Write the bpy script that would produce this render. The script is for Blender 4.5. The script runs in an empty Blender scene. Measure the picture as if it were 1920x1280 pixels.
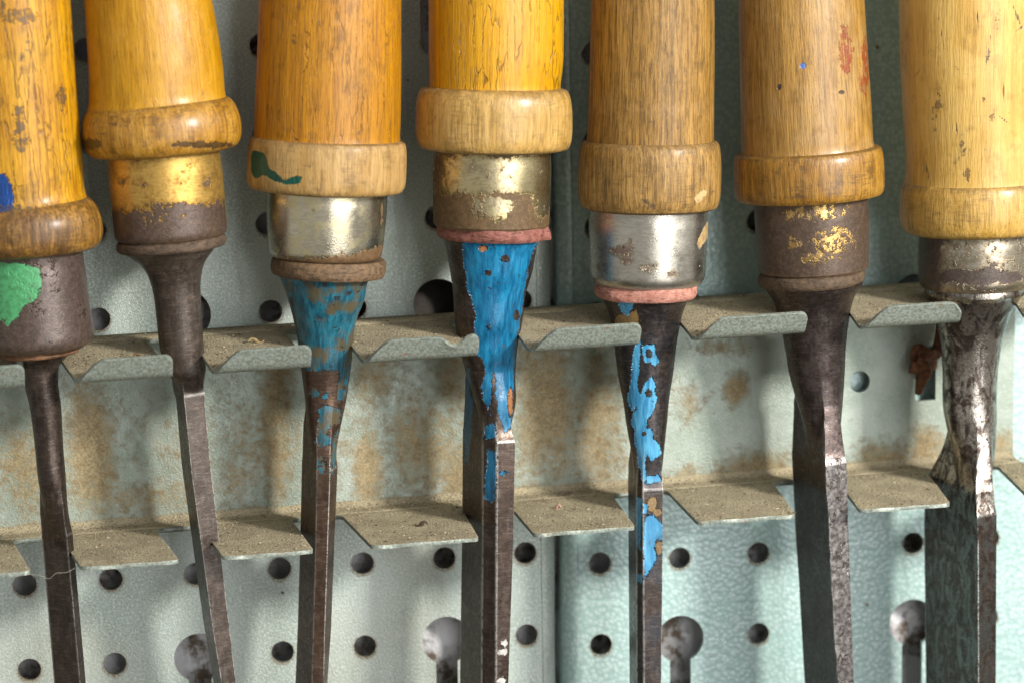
import bpy, bmesh, math, random
import numpy as np
from mathutils import Matrix, Vector
random.seed(7); rng = np.random.default_rng(11)
SC = bpy.context.scene
COL = SC.collection
MM = 0.001

# ------------------------------------------------------------------ camera
PX = 0.000125                      # metres per photo pixel in the plane of the tools
F = 4400.0                         # focal length in photo pixels
DIST = PX * F
PSI, PHI, ROLL = math.radians(10.2), math.radians(9.3), math.radians(1.06)
Fw = np.array([math.sin(PSI)*math.cos(PHI), math.cos(PSI)*math.cos(PHI), -math.sin(PHI)])
R0 = np.array([math.cos(PSI), -math.sin(PSI), 0.0]); U0 = np.cross(R0, Fw)
R = R0*math.cos(ROLL) - U0*math.sin(ROLL); U = U0*math.cos(ROLL) + R0*math.sin(ROLL)
TGT = np.array([0.0, -0.026, 0.0]); CAM = TGT - Fw*DIST

def unproj(px, py, Y):
    d = Fw + R*((px-960)/F) - U*((py-640)/F)
    return CAM + d*((Y-CAM[1])/d[1])
def proj(P):
    d = np.asarray(P) - CAM
    z = d@Fw
    return 960+F*(d@R)/z, 640-F*(d@U)/z

cd = bpy.data.cameras.new("camera"); cam = bpy.data.objects.new("camera", cd); COL.objects.link(cam)
cam.matrix_world = Matrix(((R[0],U[0],-Fw[0],CAM[0]),(R[1],U[1],-Fw[1],CAM[1]),(R[2],U[2],-Fw[2],CAM[2]),(0,0,0,1)))
cd.sensor_width = 36; cd.lens = 36*F/1920; cd.clip_start = 0.01; cd.clip_end = 50
cd.dof.use_dof = True; cd.dof.focus_distance = DIST-0.006; cd.dof.aperture_fstop = 13
SC.camera = cam

# ------------------------------------------------------------------ light
w = bpy.data.worlds.new("World"); SC.world = w; w.use_nodes = True
wn = w.node_tree.nodes; wl = w.node_tree.links
bg = wn["Background"]; bg.inputs[1].default_value = 0.68
tc = wn.new("ShaderNodeTexCoord"); sx = wn.new("ShaderNodeSeparateXYZ"); wl.new(tc.outputs["Generated"], sx.inputs[0])
rp = wn.new("ShaderNodeValToRGB"); mr = wn.new("ShaderNodeMapRange")
mr.inputs[1].default_value = -1; mr.inputs[2].default_value = 1
wl.new(sx.outputs[2], mr.inputs[0]); wl.new(mr.outputs[0], rp.inputs[0])
rp.color_ramp.elements[0].color = (.13,.115,.095,1); rp.color_ramp.elements[1].color = (1,1,1,1)
rp.color_ramp.elements[0].color = (.10,.09,.07,1); rp.color_ramp.elements[1].color = (.7,.72,.75,1)
for p_, c_ in ((.30,(.18,.165,.14,1)),(.40,(.75,.73,.68,1)),(.47,(.75,.73,.68,1)),(.56,(.38,.38,.37,1))):  # bright band below the horizon, added for the ferrules to reflect
    e = rp.color_ramp.elements.new(p_); e.color = c_
wl.new(rp.outputs[0], bg.inputs[0])

def area(name, pos, size, power, col, tgt=(0,-.02,0)):
    l = bpy.data.lights.new(name, "AREA"); l.shape = "RECTANGLE"; l.size, l.size_y = size
    l.energy = power; l.color = col
    o = bpy.data.objects.new(name, l); COL.objects.link(o); o.location = pos
    o.rotation_euler = (Vector(tgt)-Vector(pos)).to_track_quat("-Z", "Y").to_euler()
def sph(az, el, d):
    az, el = math.radians(az), math.radians(el)
    return (d*math.sin(az)*math.cos(el), -d*math.cos(az)*math.cos(el), d*math.sin(el))
area("key_lamp", sph(38,21,.95), (.12,.12), 12.0, (1,.965,.91))
area("added_fill_lamp", sph(20,10,1.15), (.65,.95), 8.5, (.98,.985,1))  # wide fill lamp added for broad ferrule reflections and softer shadows
vs = SC.view_settings; vs.view_transform = "Standard"; vs.look = "None"; vs.gamma = 1; vs.exposure = 0.2; vs.use_curve_mapping = False

# ------------------------------------------------------------------ node helper
class Mat:
    def __init__(s, name):
        s.m = bpy.data.materials.new(name); s.m.use_nodes = True
        s.t = s.m.node_tree; s.bs = s.t.nodes["Principled BSDF"]
        s._tc = None
    def n(s, typ): return s.t.nodes.new(typ)
    def put(s, sock, v):
        if hasattr(v, "is_output"): s.t.links.new(v, sock)
        elif isinstance(v, (tuple, list)):
            sock.default_value = tuple(v)+(1,) if (len(v)==3 and sock.type=="RGBA") else tuple(v)
        else: sock.default_value = v
    def obj(s, off=(0,0,0), sc=(1000,1000,1000)):
        if s._tc is None: s._tc = s.n("ShaderNodeTexCoord")
        mp = s.n("ShaderNodeMapping"); s.t.links.new(s._tc.outputs["Object"], mp.inputs[0])
        mp.inputs[1].default_value = off; mp.inputs[3].default_value = sc
        return mp.outputs[0]
    def noise(s, v, scale, detail=3, rough=.55, dist=0):
        k = s.n("ShaderNodeTexNoise"); s.t.links.new(v, k.inputs["Vector"])
        k.inputs["Scale"].default_value = scale; k.inputs["Detail"].default_value = detail
        k.inputs["Roughness"].default_value = rough; k.inputs["Distortion"].default_value = dist
        return k.outputs[0]
    def vor(s, v, scale, feature="F1", out="Distance", rnd=1, smooth=None):
        k = s.n("ShaderNodeTexVoronoi"); k.feature = feature; s.t.links.new(v, k.inputs["Vector"])
        k.inputs["Scale"].default_value = scale; k.inputs["Randomness"].default_value = rnd
        if smooth is not None: k.inputs["Smoothness"].default_value = smooth
        return k.outputs[out]
    def ma(s, op, a, b=0.0, c=None, clamp=False):
        k = s.n("ShaderNodeMath"); k.operation = op; k.use_clamp = clamp
        s.put(k.inputs[0], a); s.put(k.inputs[1], b)
        if c is not None: s.put(k.inputs[2], c)
        return k.outputs[0]
    def add(s, *a):
        r = a[0]
        for b in a[1:]: r = s.ma("ADD", r, b)
        return r
    def mul(s, *a):
        r = a[0]
        for b in a[1:]: r = s.ma("MULTIPLY", r, b)
        return r
    def mx(s, *a):
        r = a[0]
        for b in a[1:]: r = s.ma("MAXIMUM", r, b)
        return r
    def ss(s, v, a, b, lo=0.0, hi=1.0):
        k = s.n("ShaderNodeMapRange"); k.interpolation_type = "SMOOTHSTEP"
        s.put(k.inputs[0], v)
        k.inputs[1].default_value = a; k.inputs[2].default_value = b; k.inputs[3].default_value = lo; k.inputs[4].default_value = hi
        return k.outputs[0]
    def mix(s, f, a, b, mode="MIX"):
        k = s.n("ShaderNodeMixRGB"); k.blend_type = mode
        s.put(k.inputs[0], f); s.put(k.inputs[1], a); s.put(k.inputs[2], b)
        return k.outputs[0]
    def mixf(s, f, a, b): return s.add(a, s.mul(f, s.ma("SUBTRACT", b, a))) if hasattr(a,"is_output") or hasattr(b,"is_output") else s.add(a, s.mul(f, b-a))
    def attr(s, name):
        k = s.n("ShaderNodeAttribute"); k.attribute_name = name; return k.outputs["Fac"]
    def bump(s, h, dist, strength=1.0, normal=None):
        k = s.n("ShaderNodeBump"); s.put(k.inputs["Height"], h); k.inputs["Distance"].default_value = dist; k.inputs["Strength"].default_value = strength
        if normal is not None: s.t.links.new(normal, k.inputs["Normal"])
        return k.outputs[0]
    def done(s, color, rough, metal=0.0, normal=None, coat=0.0, coat_rough=.2, spec=.5):
        b = s.bs
        s.put(b.inputs["Base Color"], color); s.put(b.inputs["Roughness"], rough); s.put(b.inputs["Metallic"], metal)
        s.put(b.inputs["Coat Weight"], coat); b.inputs["Coat Roughness"].default_value = coat_rough
        s.put(b.inputs["Specular IOR Level"], spec)
        if normal is not None: s.put(b.inputs["Normal"], normal)
        return s.m
    def ragged(s, name, v, a1=10, a2=4, w_=1.0, sc1=.5, sc2=2.0):
        """crisp ragged patch from a distance field stored on the surface (photo pixels)"""
        h = s.add(s.attr(name), s.mul(s.ma("SUBTRACT", s.noise(v, sc1, 3), .5), a1*2), s.mul(s.ma("SUBTRACT", s.noise(v, sc2, 2), .5), a2*2))
        return s.ss(h, -w_, w_)

def lin(r, g, b):
    f = lambda c: (c/255)/12.92 if c <= 10 else ((c/255+.055)/1.055)**2.4
    return (f(r), f(g), f(b))

# ------------------------------------------------------------------ materials: setting
def mat_galvanised():
    M = Mat("galvanised_sheet"); v = M.obj()
    n1 = M.noise(v, .05, 4); n2 = M.noise(v, 1.6, 2, .7); n3 = M.noise(v, 4.2, 1); big = M.noise(v, .018, 2)
    c = M.mix(M.ss(n1, .35, .68), (.355,.42,.365), (.47,.535,.485))
    c = M.mix(M.ss(n2, .42, .66), c, (.56,.62,.575))
    c = M.mix(M.mul(M.ss(n3, .56, .72), .6), c, (.16,.18,.165))
    c = M.mix(M.mul(M.ss(big, .5, .7), .3), c, (.36,.33,.24))
    run = M.noise(M.obj((0,0,0), (1000,1000,180)), .12, 5, .7); sc = M.noise(M.obj((3,0,0), (1000,1000,330)), .7, 5, .75)
    c = M.mix(M.mul(M.ss(run, .52, .68), .45), c, (.25,.26,.215))
    c = M.mix(M.mul(M.ss(sc, .62, .70), .55), c, (.60,.62,.60))
    c = M.mix(M.mul(M.ss(sc, .36, .29), .5), c, (.17,.18,.165))
    spot = M.ss(M.vor(v, .085), .05, .02)
    c = M.mix(M.mul(spot, M.ss(M.noise(v, .03, 1), .5, .6)), c, (.06,.045,.03))
    ring = M.hole_dirt(v)
    c = M.mix(ring, c, (.16,.105,.04))
    bmp = M.bump(M.add(M.mul(n2, .6), M.mul(n3, .5)), .00022, .9)
    return M.done(c, M.ss(n3, .3, .7, .34, .6), M.ss(ring, 0, 1, .35, 0), bmp)

def mat_hammered():
    M = Mat("hammered_green_paint"); v = M.obj()
    wv = M.n("ShaderNodeVectorMath"); wv.operation = "ADD"
    nn = M.n("ShaderNodeTexNoise"); M.t.links.new(v, nn.inputs["Vector"]); nn.inputs["Scale"].default_value = .4
    M.t.links.new(v, wv.inputs[0]); M.t.links.new(nn.outputs["Color"], wv.inputs[1]); vv = wv.outputs[0]
    cell = M.vor(vv, .85, "SMOOTH_F1", smooth=.35); n1 = M.noise(v, .05, 3); fine = M.noise(v, 2.5, 2)
    c = M.mix(M.ss(cell, .22, .72), (.455,.575,.55), (.32,.45,.425))
    c = M.mix(M.mul(M.ss(n1, .4, .7), .45), c, (.32,.49,.45))
    c = M.mix(M.mul(M.ss(fine, .56, .75), .35), c, (.10,.17,.15))
    spot = M.ss(M.vor(v, .07), .05, .025)
    c = M.mix(M.mul(spot, .8), c, (.12,.075,.03))
    ring = M.hole_dirt(v)
    c = M.mix(ring, c, (.15,.095,.03))
    bmp = M.bump(M.add(M.mul(cell, -1.0), M.mul(fine, .08)),   .00022, .5)
    return M.done(c, .36, .15, bmp, coat=.35, coat_rough=.25)

# rust and dust gathered round the rims of the punched holes
HOLES = {}
def hole_dirt(M, v):
    g = HOLES["now"]                         # x0, z0, pitch x, pitch z, slope, radius in mm
    sp = M.n("ShaderNodeSeparateXYZ"); M.t.links.new(v, sp.inputs[0])
    u = M.ma("DIVIDE", M.ma("SUBTRACT", sp.outputs[0], g[0]), g[2]); vv = M.ma("DIVIDE", M.ma("SUBTRACT", sp.outputs[2], g[1]), g[3])
    du = M.mul(M.ma("SUBTRACT", u, M.ma("ROUND", u)), g[2]); dv = M.mul(M.ma("SUBTRACT", vv, M.ma("ROUND", vv)), g[3])
    dv = M.ma("ADD", dv, .35)
    d = M.ma("SQRT", M.add(M.mul(du, du), M.mul(dv, dv)))
    d = M.add(d, M.mul(M.noise(v, .9, 2), 1.1))
    return M.mul(M.ss(d, g[4]+1.25, g[4]+.55), M.ss(M.noise(v, 2.2, 2), .3, .6), .9)
Mat.hole_dirt = hole_dirt

def mat_web(blobs):
    M = Mat("dusty_grey_green_steel"); v = M.obj()
    n0 = M.noise(v, .09, 4, .6); n1 = M.noise(v, .55, 4, .7); n2 = M.noise(v, 1.9, 3, .7); n3 = M.noise(v, 4.0, 1)
    c = M.mix(M.ss(n0, .35, .65), (.265,.315,.255), (.36,.41,.355))
    c = M.mix(M.mul(M.ss(n2, .5, .72), .55), c, (.45,.50,.49))
    c = M.mix(M.mul(M.ss(n3, .55, .7), .4), c, (.14,.16,.14))
    sp = M.n("ShaderNodeSeparateXYZ"); M.t.links.new(v, sp.inputs[0])
    tot = None
    for (x, z, rx, rz, a) in blobs:
        q = M.add(M.ma("POWER", M.ma("ABSOLUTE", M.mul(M.ma("SUBTRACT", sp.outputs[0], x), 1/rx)), 2), M.ma("POWER", M.ma("ABSOLUTE", M.mul(M.ma("SUBTRACT", sp.outputs[2], z), 1/rz)), 2))
        g = M.mul(M.ma("POWER", 2.718, M.mul(q, -1)), a)
        tot = g if tot is None else M.mx(tot, g)
    run = M.noise(M.obj((0,0,0), (1000,1000,260)), .16, 4, .65)
    h = M.add(M.mul(tot, .92), M.mul(M.ma("SUBTRACT", run, .5), .55), M.mul(M.ma("SUBTRACT", n1, .5), .95), M.mul(M.ma("SUBTRACT", n2, .5), .85), M.mul(M.ma("SUBTRACT", n0, .5), .5))
    dust = M.ss(h, .17, .68)
    dc = M.mix(M.ss(n2, .35, .65), (.19,.13,.05), (.36,.275,.14))
    dc = M.mix(M.mul(M.ss(M.add(n1, M.mul(n2, .35)), .68, .82), .42), dc, (.10,.058,.022))
    c = M.mix(M.mul(dust, .9), c, dc)
    bmp = M.bump(M.add(M.mul(n3, .5), M.mul(n2, .5), M.mul(dust, .5)), .00025, .8)
    return M.done(c, M.ss(dust, 0, 1, .42, .9), M.ss(dust, 0, 1, .3, 0), bmp)

def mat_dust():
    M = Mat("sandy_dust"); v = M.obj()
    n1 = M.noise(v, .12, 3); n2 = M.noise(v, 1.7, 2, .8); n3 = M.noise(v, 2.4, 2, .7)
    c = M.mix(M.ss(n1, .35, .65), (.335,.285,.185), (.45,.385,.25))
    c = M.mix(M.ss(n2, .55, .68), c, (.50,.43,.29))
    c = M.mix(M.ss(n3, .57, .66), c, (.075,.055,.035))
    bmp = M.bump(M.add(n2, n3), .00045, 1)
    return M.done(c, .95, 0, bmp, spec=.2)

def mat_prong_metal():
    M = Mat("worn_green_grey_paint"); v = M.obj()
    n1 = M.noise(v, .25, 3); n2 = M.noise(v, 2.0, 3, .7); n3 = M.noise(v, .5, 2)
    c = M.mix(M.ss(n1, .35, .65), (.185,.17,.09), (.25,.23,.135))
    c = M.mix(M.mul(M.ss(n2, .5, .7), .45), c, (.27,.27,.18))
    c = M.mix(M.mul(M.ss(n2, .45, .25), .6), c, (.11,.10,.065))
    c = M.mix(M.mul(M.ss(n3, .76, .82), .7), c, (.24,.12,.07))
    return M.done(c, .55, .15, M.bump(n2, .0002, .7))

def mat_rimmetal():
    M = Mat("bare_sheared_edge"); v = M.obj()
    n2 = M.noise(v, 1.6, 3, .7); n3 = M.noise(v, .35, 2)
    c = M.mix(M.ss(n2, .35, .65), (.16,.18,.145), (.30,.335,.29))
    c = M.mix(M.mul(M.ss(n3, .66, .74), .75), c, (.26,.13,.075))
    return M.done(c, .45, .3, M.bump(n2, .0002, .6))

# ------------------------------------------------------------------ materials: tools
def mat_wood(name, lo, hi, seed, crack=.0, lathe=0, dirt=.3, stain=(.06,.04,.025), patches=(), coat=.45, rough=.42, fine=.5, scratch=0, speck=.25, tone=None, dust_top=None):
    """patches: (attribute, colour, ragged amplitude)"""
    M = Mat(name); o = (seed*17.3, seed*9.1, seed*5.7)
    vi = M.obj(o); vg = M.obj(o, (1000,1000,75)); vf = M.obj(o, (1000,1000,62))
    g1 = M.noise(vg, .45, 4, .6, .4); g2 = M.noise(vf, 1.6, 4, .7); blot = M.noise(vi, .075, 4, .6, .5); b2 = M.noise(vi, .22, 3)
    c = M.mix(M.ss(g1, .3, .7), lo, hi)
    if tone: c = M.mix(M.mul(M.ss(blot, .42, .62), .8), c, tone)
    c = M.mix(M.mul(M.ss(g2, .51, .62), fine), c, tuple(x*.42 for x in lo))
    c = M.mix(M.mul(M.ss(g2, .47, .38), fine*.45), c, tuple(min(1, x*1.25+.02) for x in hi))
    ring = M.noise(M.obj(o, (1000,1000,22)), .95, 3, .6, .8)
    c = M.mix(M.mul(M.ss(ring, .53, .62), .14+.3*fine), c, tuple(x*.5 for x in lo))
    c = M.mix(M.mul(M.ss(ring, .46, .38), .1+.2*fine), c, tuple(min(1, x*1.2+.02) for x in hi))
    smud = M.noise(M.obj(o, (1000,1000,480)), .17, 7, .78)
    c = M.mix(M.mul(M.ss(smud, .55, .70), min(1, dirt*1.1)), c, (.085,.05,.022))
    c = M.mix(M.mul(M.ss(b2, .56, .72), dirt), c, tuple(x*.4 for x in lo))
    pore = M.noise(M.obj(o, (1000,1000,85)), 3.0, 3, .65)
    c = M.mix(M.mul(M.ss(pore, .54, .63), .1+.65*fine), c, tuple(x*.38 for x in lo))
    c = M.mix(M.mul(M.ss(pore, .40, .30), .1+.3*fine), c, tuple(min(1, x*1.3+.03) for x in hi))
    wear = M.ss(M.add(M.noise(vi, .13, 4, .7), M.mul(pore, .12)), .60, .70)
    c = M.mix(M.mul(wear, .18), c, tuple(min(1, x*1.1+.06) for x in hi))
    fleck = M.ss(M.noise(vi, 2.4, 1), .76, .80)
    c = M.mix(M.mul(fleck, .6), c, (.62,.52,.36))
    if lathe:
        lh = M.noise(M.obj(o, (110,110,1000)), 2.4, 4, .7); lm = M.noise(vi, .11, 3)
        c = M.mix(M.mul(M.ss(lh, .50, .64), M.ss(lm, .42, .58), lathe), c, (.075,.042,.018))
        scuff = M.ss(M.add(M.noise(vi, .3, 5, .75), M.mul(lh, .2)), .66, .74)
        c = M.mix(M.mul(scuff, lathe*.8), c, (.06,.035,.018))
    h = M.add(M.mul(g2, .55), M.mul(pore, .5))
    if crack > 0:
        vc = M.obj(o, (1000,1000,42)); wv = M.n("ShaderNodeVectorMath"); wv.operation = "ADD"
        nn = M.n("ShaderNodeTexNoise"); M.t.links.new(vi, nn.inputs["Vector"]); nn.inputs["Scale"].default_value = .16
        sc_ = M.n("ShaderNodeVectorMath"); sc_.operation = "SCALE"; sc_.inputs["Scale"].default_value = 1.3
        M.t.links.new(nn.outputs["Color"], sc_.inputs[0]); M.t.links.new(vc, wv.inputs[0]); M.t.links.new(sc_.outputs[0], wv.inputs[1])
        ed = M.vor(wv.outputs[0], .72, "DISTANCE_TO_EDGE")
        cr = M.mul(M.ss(ed, .05, .012), M.ss(M.noise(vi, .13, 2), .32, .56), M.ss(M.noise(vi, .6, 2), .3, .5))
        c = M.mix(M.mul(cr, crack), c, tuple(x*.22 for x in lo))
        h = M.add(h, M.mul(cr, -.7*crack))
    sp_ = M.ss(M.noise(vi, .55, 2, .5), .71, .76)
    c = M.mix(M.mul(sp_, speck), c, stain)
    st = M.ss(M.add(blot, M.mul(M.noise(vi, 1.1, 3), .25)), .78, .86)
    c = M.mix(M.mul(st, .8), c, stain)
    gr = M.attr("groove")                      # grime packed into the turned grooves
    c = M.mix(M.mul(gr, M.ss(M.noise(vi, .5, 3), .3, .6), .8), c, (.15,.10,.05))
    cw = coat
    for (an, pc, amp, *al) in patches:
        k = M.ragged(an, vi, amp, amp*.5)
        if al: k = M.mul(k, M.ss(M.add(M.mul(g2, .5), M.mul(M.noise(vi, .5, 4, .7), .6)), .46, .60), al[0])
        pcv = M.mix(M.ss(M.noise(vi, .6, 3), .4, .7), pc, tuple(x*.7 for x in pc))
        c = M.mix(k, c, pcv); h = M.add(h, M.mul(k, .45))
    hs = M.n("ShaderNodeHueSaturation"); hs.inputs["Saturation"].default_value = 1.09; hs.inputs["Value"].default_value = .84; M.put(hs.inputs["Color"], c); c = hs.outputs[0]
    bmp = M.bump(h, .0003, .9)
    return M.done(c, M.ss(M.add(M.mul(g2, .6), M.mul(blot, .4)), .35, .65, rough-.06, rough+.2), 0, bmp, coat=cw*.55, coat_rough=.26, spec=.35)

def mat_steel(name, base, alt, light, seed, rust=.4, edge=.7, rough=.36, patches=(), metal=.8, pits=0, crackle=0, ground=None):
    M = Mat(name); o = (seed*13.7, seed*7.3, seed*3.1)
    vi = M.obj(o); vg = M.obj(o, (1000,1000,160)); vh = M.obj(o, (150,150,1000))
    n1 = M.noise(vi, .18, 4, .6); n2 = M.noise(vi, .9, 4, .7); n3 = M.noise(vi, 3.0, 2, .7); st = M.noise(vg, 1.3, 3, .6); sh = M.noise(vh, 2.2, 2)
    c = M.mix(M.ss(n1, .35, .65), base, alt)
    c = M.mix(M.mul(M.ss(st, .5, .75), .5), c, light)
    c = M.mix(M.mul(M.ss(n2, .52, .70), rust), c, (.13,.062,.028))
    c = M.mix(M.mul(M.ss(sh, .55, .66), .25), c, tuple(min(1, x*1.8) for x in light))
    worn = M.ss(M.add(M.noise(vi, .26, 5, .72), M.mul(st, .25)), .64, .74)
    c = M.mix(M.mul(worn, .13), c, tuple(min(1, x*2.2+.02) for x in light))
    c = M.mix(M.mul(M.ss(n3, .64, .74), .55), c, (.30,.24,.16))
    h = M.add(M.mul(n3, .35), M.mul(n2, .3)); rg = M.ss(n2, .3, .7, rough-.14, rough+.10); mt = metal
    if pits:
        pv = M.noise(vi, .42, 3, .6, .6); pk = M.mul(M.ss(pv, .55, .63), M.ss(M.noise(vi, .07, 2), .40, .56), M.attr("edgeface"))
        h = M.add(h, M.mul(pk, -2.2*pits))
        c = M.mix(M.mul(M.attr("edgeface"), .75), c, M.mix(M.ss(n2, .35, .65), (.17,.15,.145), (.36,.34,.33)))
        c = M.mix(M.mul(pk, .7), c, (.10,.075,.06))
    if crackle:
        wv = M.n("ShaderNodeVectorMath"); wv.operation = "ADD"; nn = M.n("ShaderNodeTexNoise"); M.t.links.new(vi, nn.inputs["Vector"]); nn.inputs["Scale"].default_value = .5
        sc_ = M.n("ShaderNodeVectorMath"); sc_.operation = "SCALE"; sc_.inputs["Scale"].default_value = 3.0
        vq = M.obj(o, (1000,1000,600))
        M.t.links.new(nn.outputs["Color"], sc_.inputs[0]); M.t.links.new(vq, wv.inputs[0]); M.t.links.new(sc_.outputs[0], wv.inputs[1])
        py = M.attr("py"); neck = M.ss(py, 985, 880)
        bl = M.noise(M.obj(o, (1000,1000,520)), .30, 5, .62, 1.6); vein = M.ma("ABSOLUTE", M.ma("SUBTRACT", M.noise(vi, .42, 3, .6, 2.2), .5))
        bare = M.mul(M.ss(M.add(bl, M.mul(neck, .03)), .44, .60), M.ss(vein, .008, .03))
        c = M.mix(bare, c, M.mix(neck, (.17,.175,.165), (.46,.42,.37))); rg = M.mixf(bare, rg, .24); mt = M.mixf(bare, mt, 1.0)
    for it in patches:
        an, p0, p1, amp = it[:4]
        k = M.ragged(an, vi, amp*1.35, amp*.7, sc1=.55, sc2=2.2)
        kr = k
        holes = M.ss(M.add(M.noise(vi, .42, 3), M.mul(n3, .12)), .76, .78)
        if len(it) > 4: holes = M.ss(M.add(M.noise(vi, .32, 4), M.mul(n3, .12)), it[4], it[4]+.03)
        k = M.mul(k, M.ma("SUBTRACT", 1.0, holes))
        pc = M.mix(M.ss(M.noise(M.obj(o, (1000,1000,300)), .6, 4), .35, .68), p0, p1)
        strk = M.noise(M.obj(o, (1000,1000,90)), 1.1, 4, .7)
        pc = M.mix(M.mul(M.ss(strk, .52, .68), .5), pc, tuple(min(1, x*1.3+.02) for x in p1))
        pc = M.mix(M.mul(M.ss(strk, .46, .34), .6), pc, tuple(x*.45 for x in p0))
        pc = M.mix(M.mul(M.ss(M.noise(vi, .35, 5, .75), .58, .68), .55), pc, (.06,.055,.045))
        if len(it) > 5: pc = M.mix(M.mul(M.ss(M.noise(vi, .17, 4, .65), .46, .60), .85), pc, it[5])
        c = M.mix(k, c, pc); c = M.mix(M.mul(kr, M.ma("SUBTRACT", 1.0, kr), 1.0), c, tuple(min(1, x*1.1+.02) for x in p1)); mt = M.mixf(k, mt, 0.0); rg = M.mixf(k, rg, M.ss(strk, .35, .65, .17, .36)); h = M.add(h, M.mul(k, 2.4), M.mul(k, M.noise(M.obj(o, (1000,1000,300)), .8, 2), .8))
    ea = M.mul(M.attr("edge"), M.ss(M.add(n2, M.mul(n3, .3)), .45, .7), edge)
    c = M.mix(ea, c, (.62,.60,.56))
    return M.done(c, rg, mt, M.bump(h, .00018, .8))

def mat_ferrule(name, metal_c, seed, rust_attr=None, rust_noise=.62, rough=.25, patina=(.085,.05,.04), streak=None, band=None, metalness=.95, prough=.42, extra=(), rk=.03):
    M = Mat(name); o = (seed*11.7, seed*3.3, seed*6.1); vi = M.obj(o); vh = M.obj(o, (500,500,1000))
    n1 = M.noise(vi, .2, 4, .65); n2 = M.noise(vi, .8, 4, .7); n3 = M.noise(vi, 2.6, 2, .7); fine = M.noise(M.obj(o, (200,200,1000)), 3.0, 2)
    c = M.mix(M.ss(fine, .35, .65), metal_c, tuple(x*.8 for x in metal_c))
    if streak: c = M.mix(M.mul(M.ss(n1, .48, .62), .8), c, streak)
    r = M.add(M.mul(n1, .75), M.mul(n2, .45), M.mul(n3, .12))
    if rust_attr: r = M.add(r, M.mul(M.ma("MINIMUM", M.ma("MAXIMUM", M.attr(rust_attr), -6.0), 20.0), rk))
    k = M.ss(r, rust_noise, rust_noise+.11)
    c = M.mix(M.mul(M.ss(r, rust_noise-.16, rust_noise), .65), c, tuple(x*y for x, y in zip(metal_c, (.42,.34,.22))))
    scr = M.ss(M.noise(M.obj(o, (160,160,1000)), 5.0, 2), .60, .72)
    c = M.mix(M.mul(scr, .35), c, tuple(x*.5 for x in metal_c))
    pc = M.mix(M.ss(n2, .4, .66), patina, tuple(x*1.6 for x in patina))
    pc = M.mix(M.mul(M.ss(n3, .58, .7), .6), pc, (.22,.15,.08))
    c = M.mix(k, c, pc)
    mt = M.mixf(k, metalness, .25); rg = M.mixf(k, M.ss(n1, .35, .65, rough-.06, rough+.1), prough)
    h = M.add(M.mul(k, .8), M.mul(n3, .3), M.mul(M.mul(n2, k), .6))
    for (an, pcol, amp) in extra:
        q = M.ragged(an, vi, amp, amp*.5)
        q = M.mul(q, M.ss(M.noise(vi, .5, 4), .68, .62))
        c = M.mix(M.mul(q, .93), c, M.mix(M.ss(n2, .4, .65), pcol, tuple(x*.6 for x in pcol))); mt = M.mixf(q, mt, 0.0); rg = M.mixf(q, rg, .45); h = M.add(h, M.mul(q, .6))
    gr = M.mul(M.attr("groove"), M.ss(n2, .3, .6))
    c = M.mix(M.mul(gr, .85), c, (.16,.10,.05)); mt = M.mixf(gr, mt, 0.0); rg = M.mixf(gr, rg, .7)
    return M.done(c, rg, mt, M.bump(h, .00016, .8))

def mat_leather(name, c0, c1, seed):
    M = Mat(name); vi = M.obj((seed*5., seed*2., 0)); vh = M.obj((0,0,seed), (250,250,1000))
    n = M.noise(vi, .7, 4, .65); n2 = M.noise(vh, 2.2, 3)
    c = M.mix(M.ss(n, .35, .65), c0, c1); c = M.mix(M.mul(M.ss(n2, .52, .68), .7), c, tuple(x*.3 for x in c0))
    return M.done(c, .75, 0, M.bump(M.add(n, n2), .00028, .8))

def simple(name, col, rough=.7, var=.5, sc=.6, metal=0):
    M = Mat(name); v = M.obj(); n = M.noise(v, sc, 4, .65)
    return M.done(M.mix(M.ss(n, .35, .65), col, tuple(x*var for x in col)), rough, metal, M.bump(n, .0003, .6))

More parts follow.
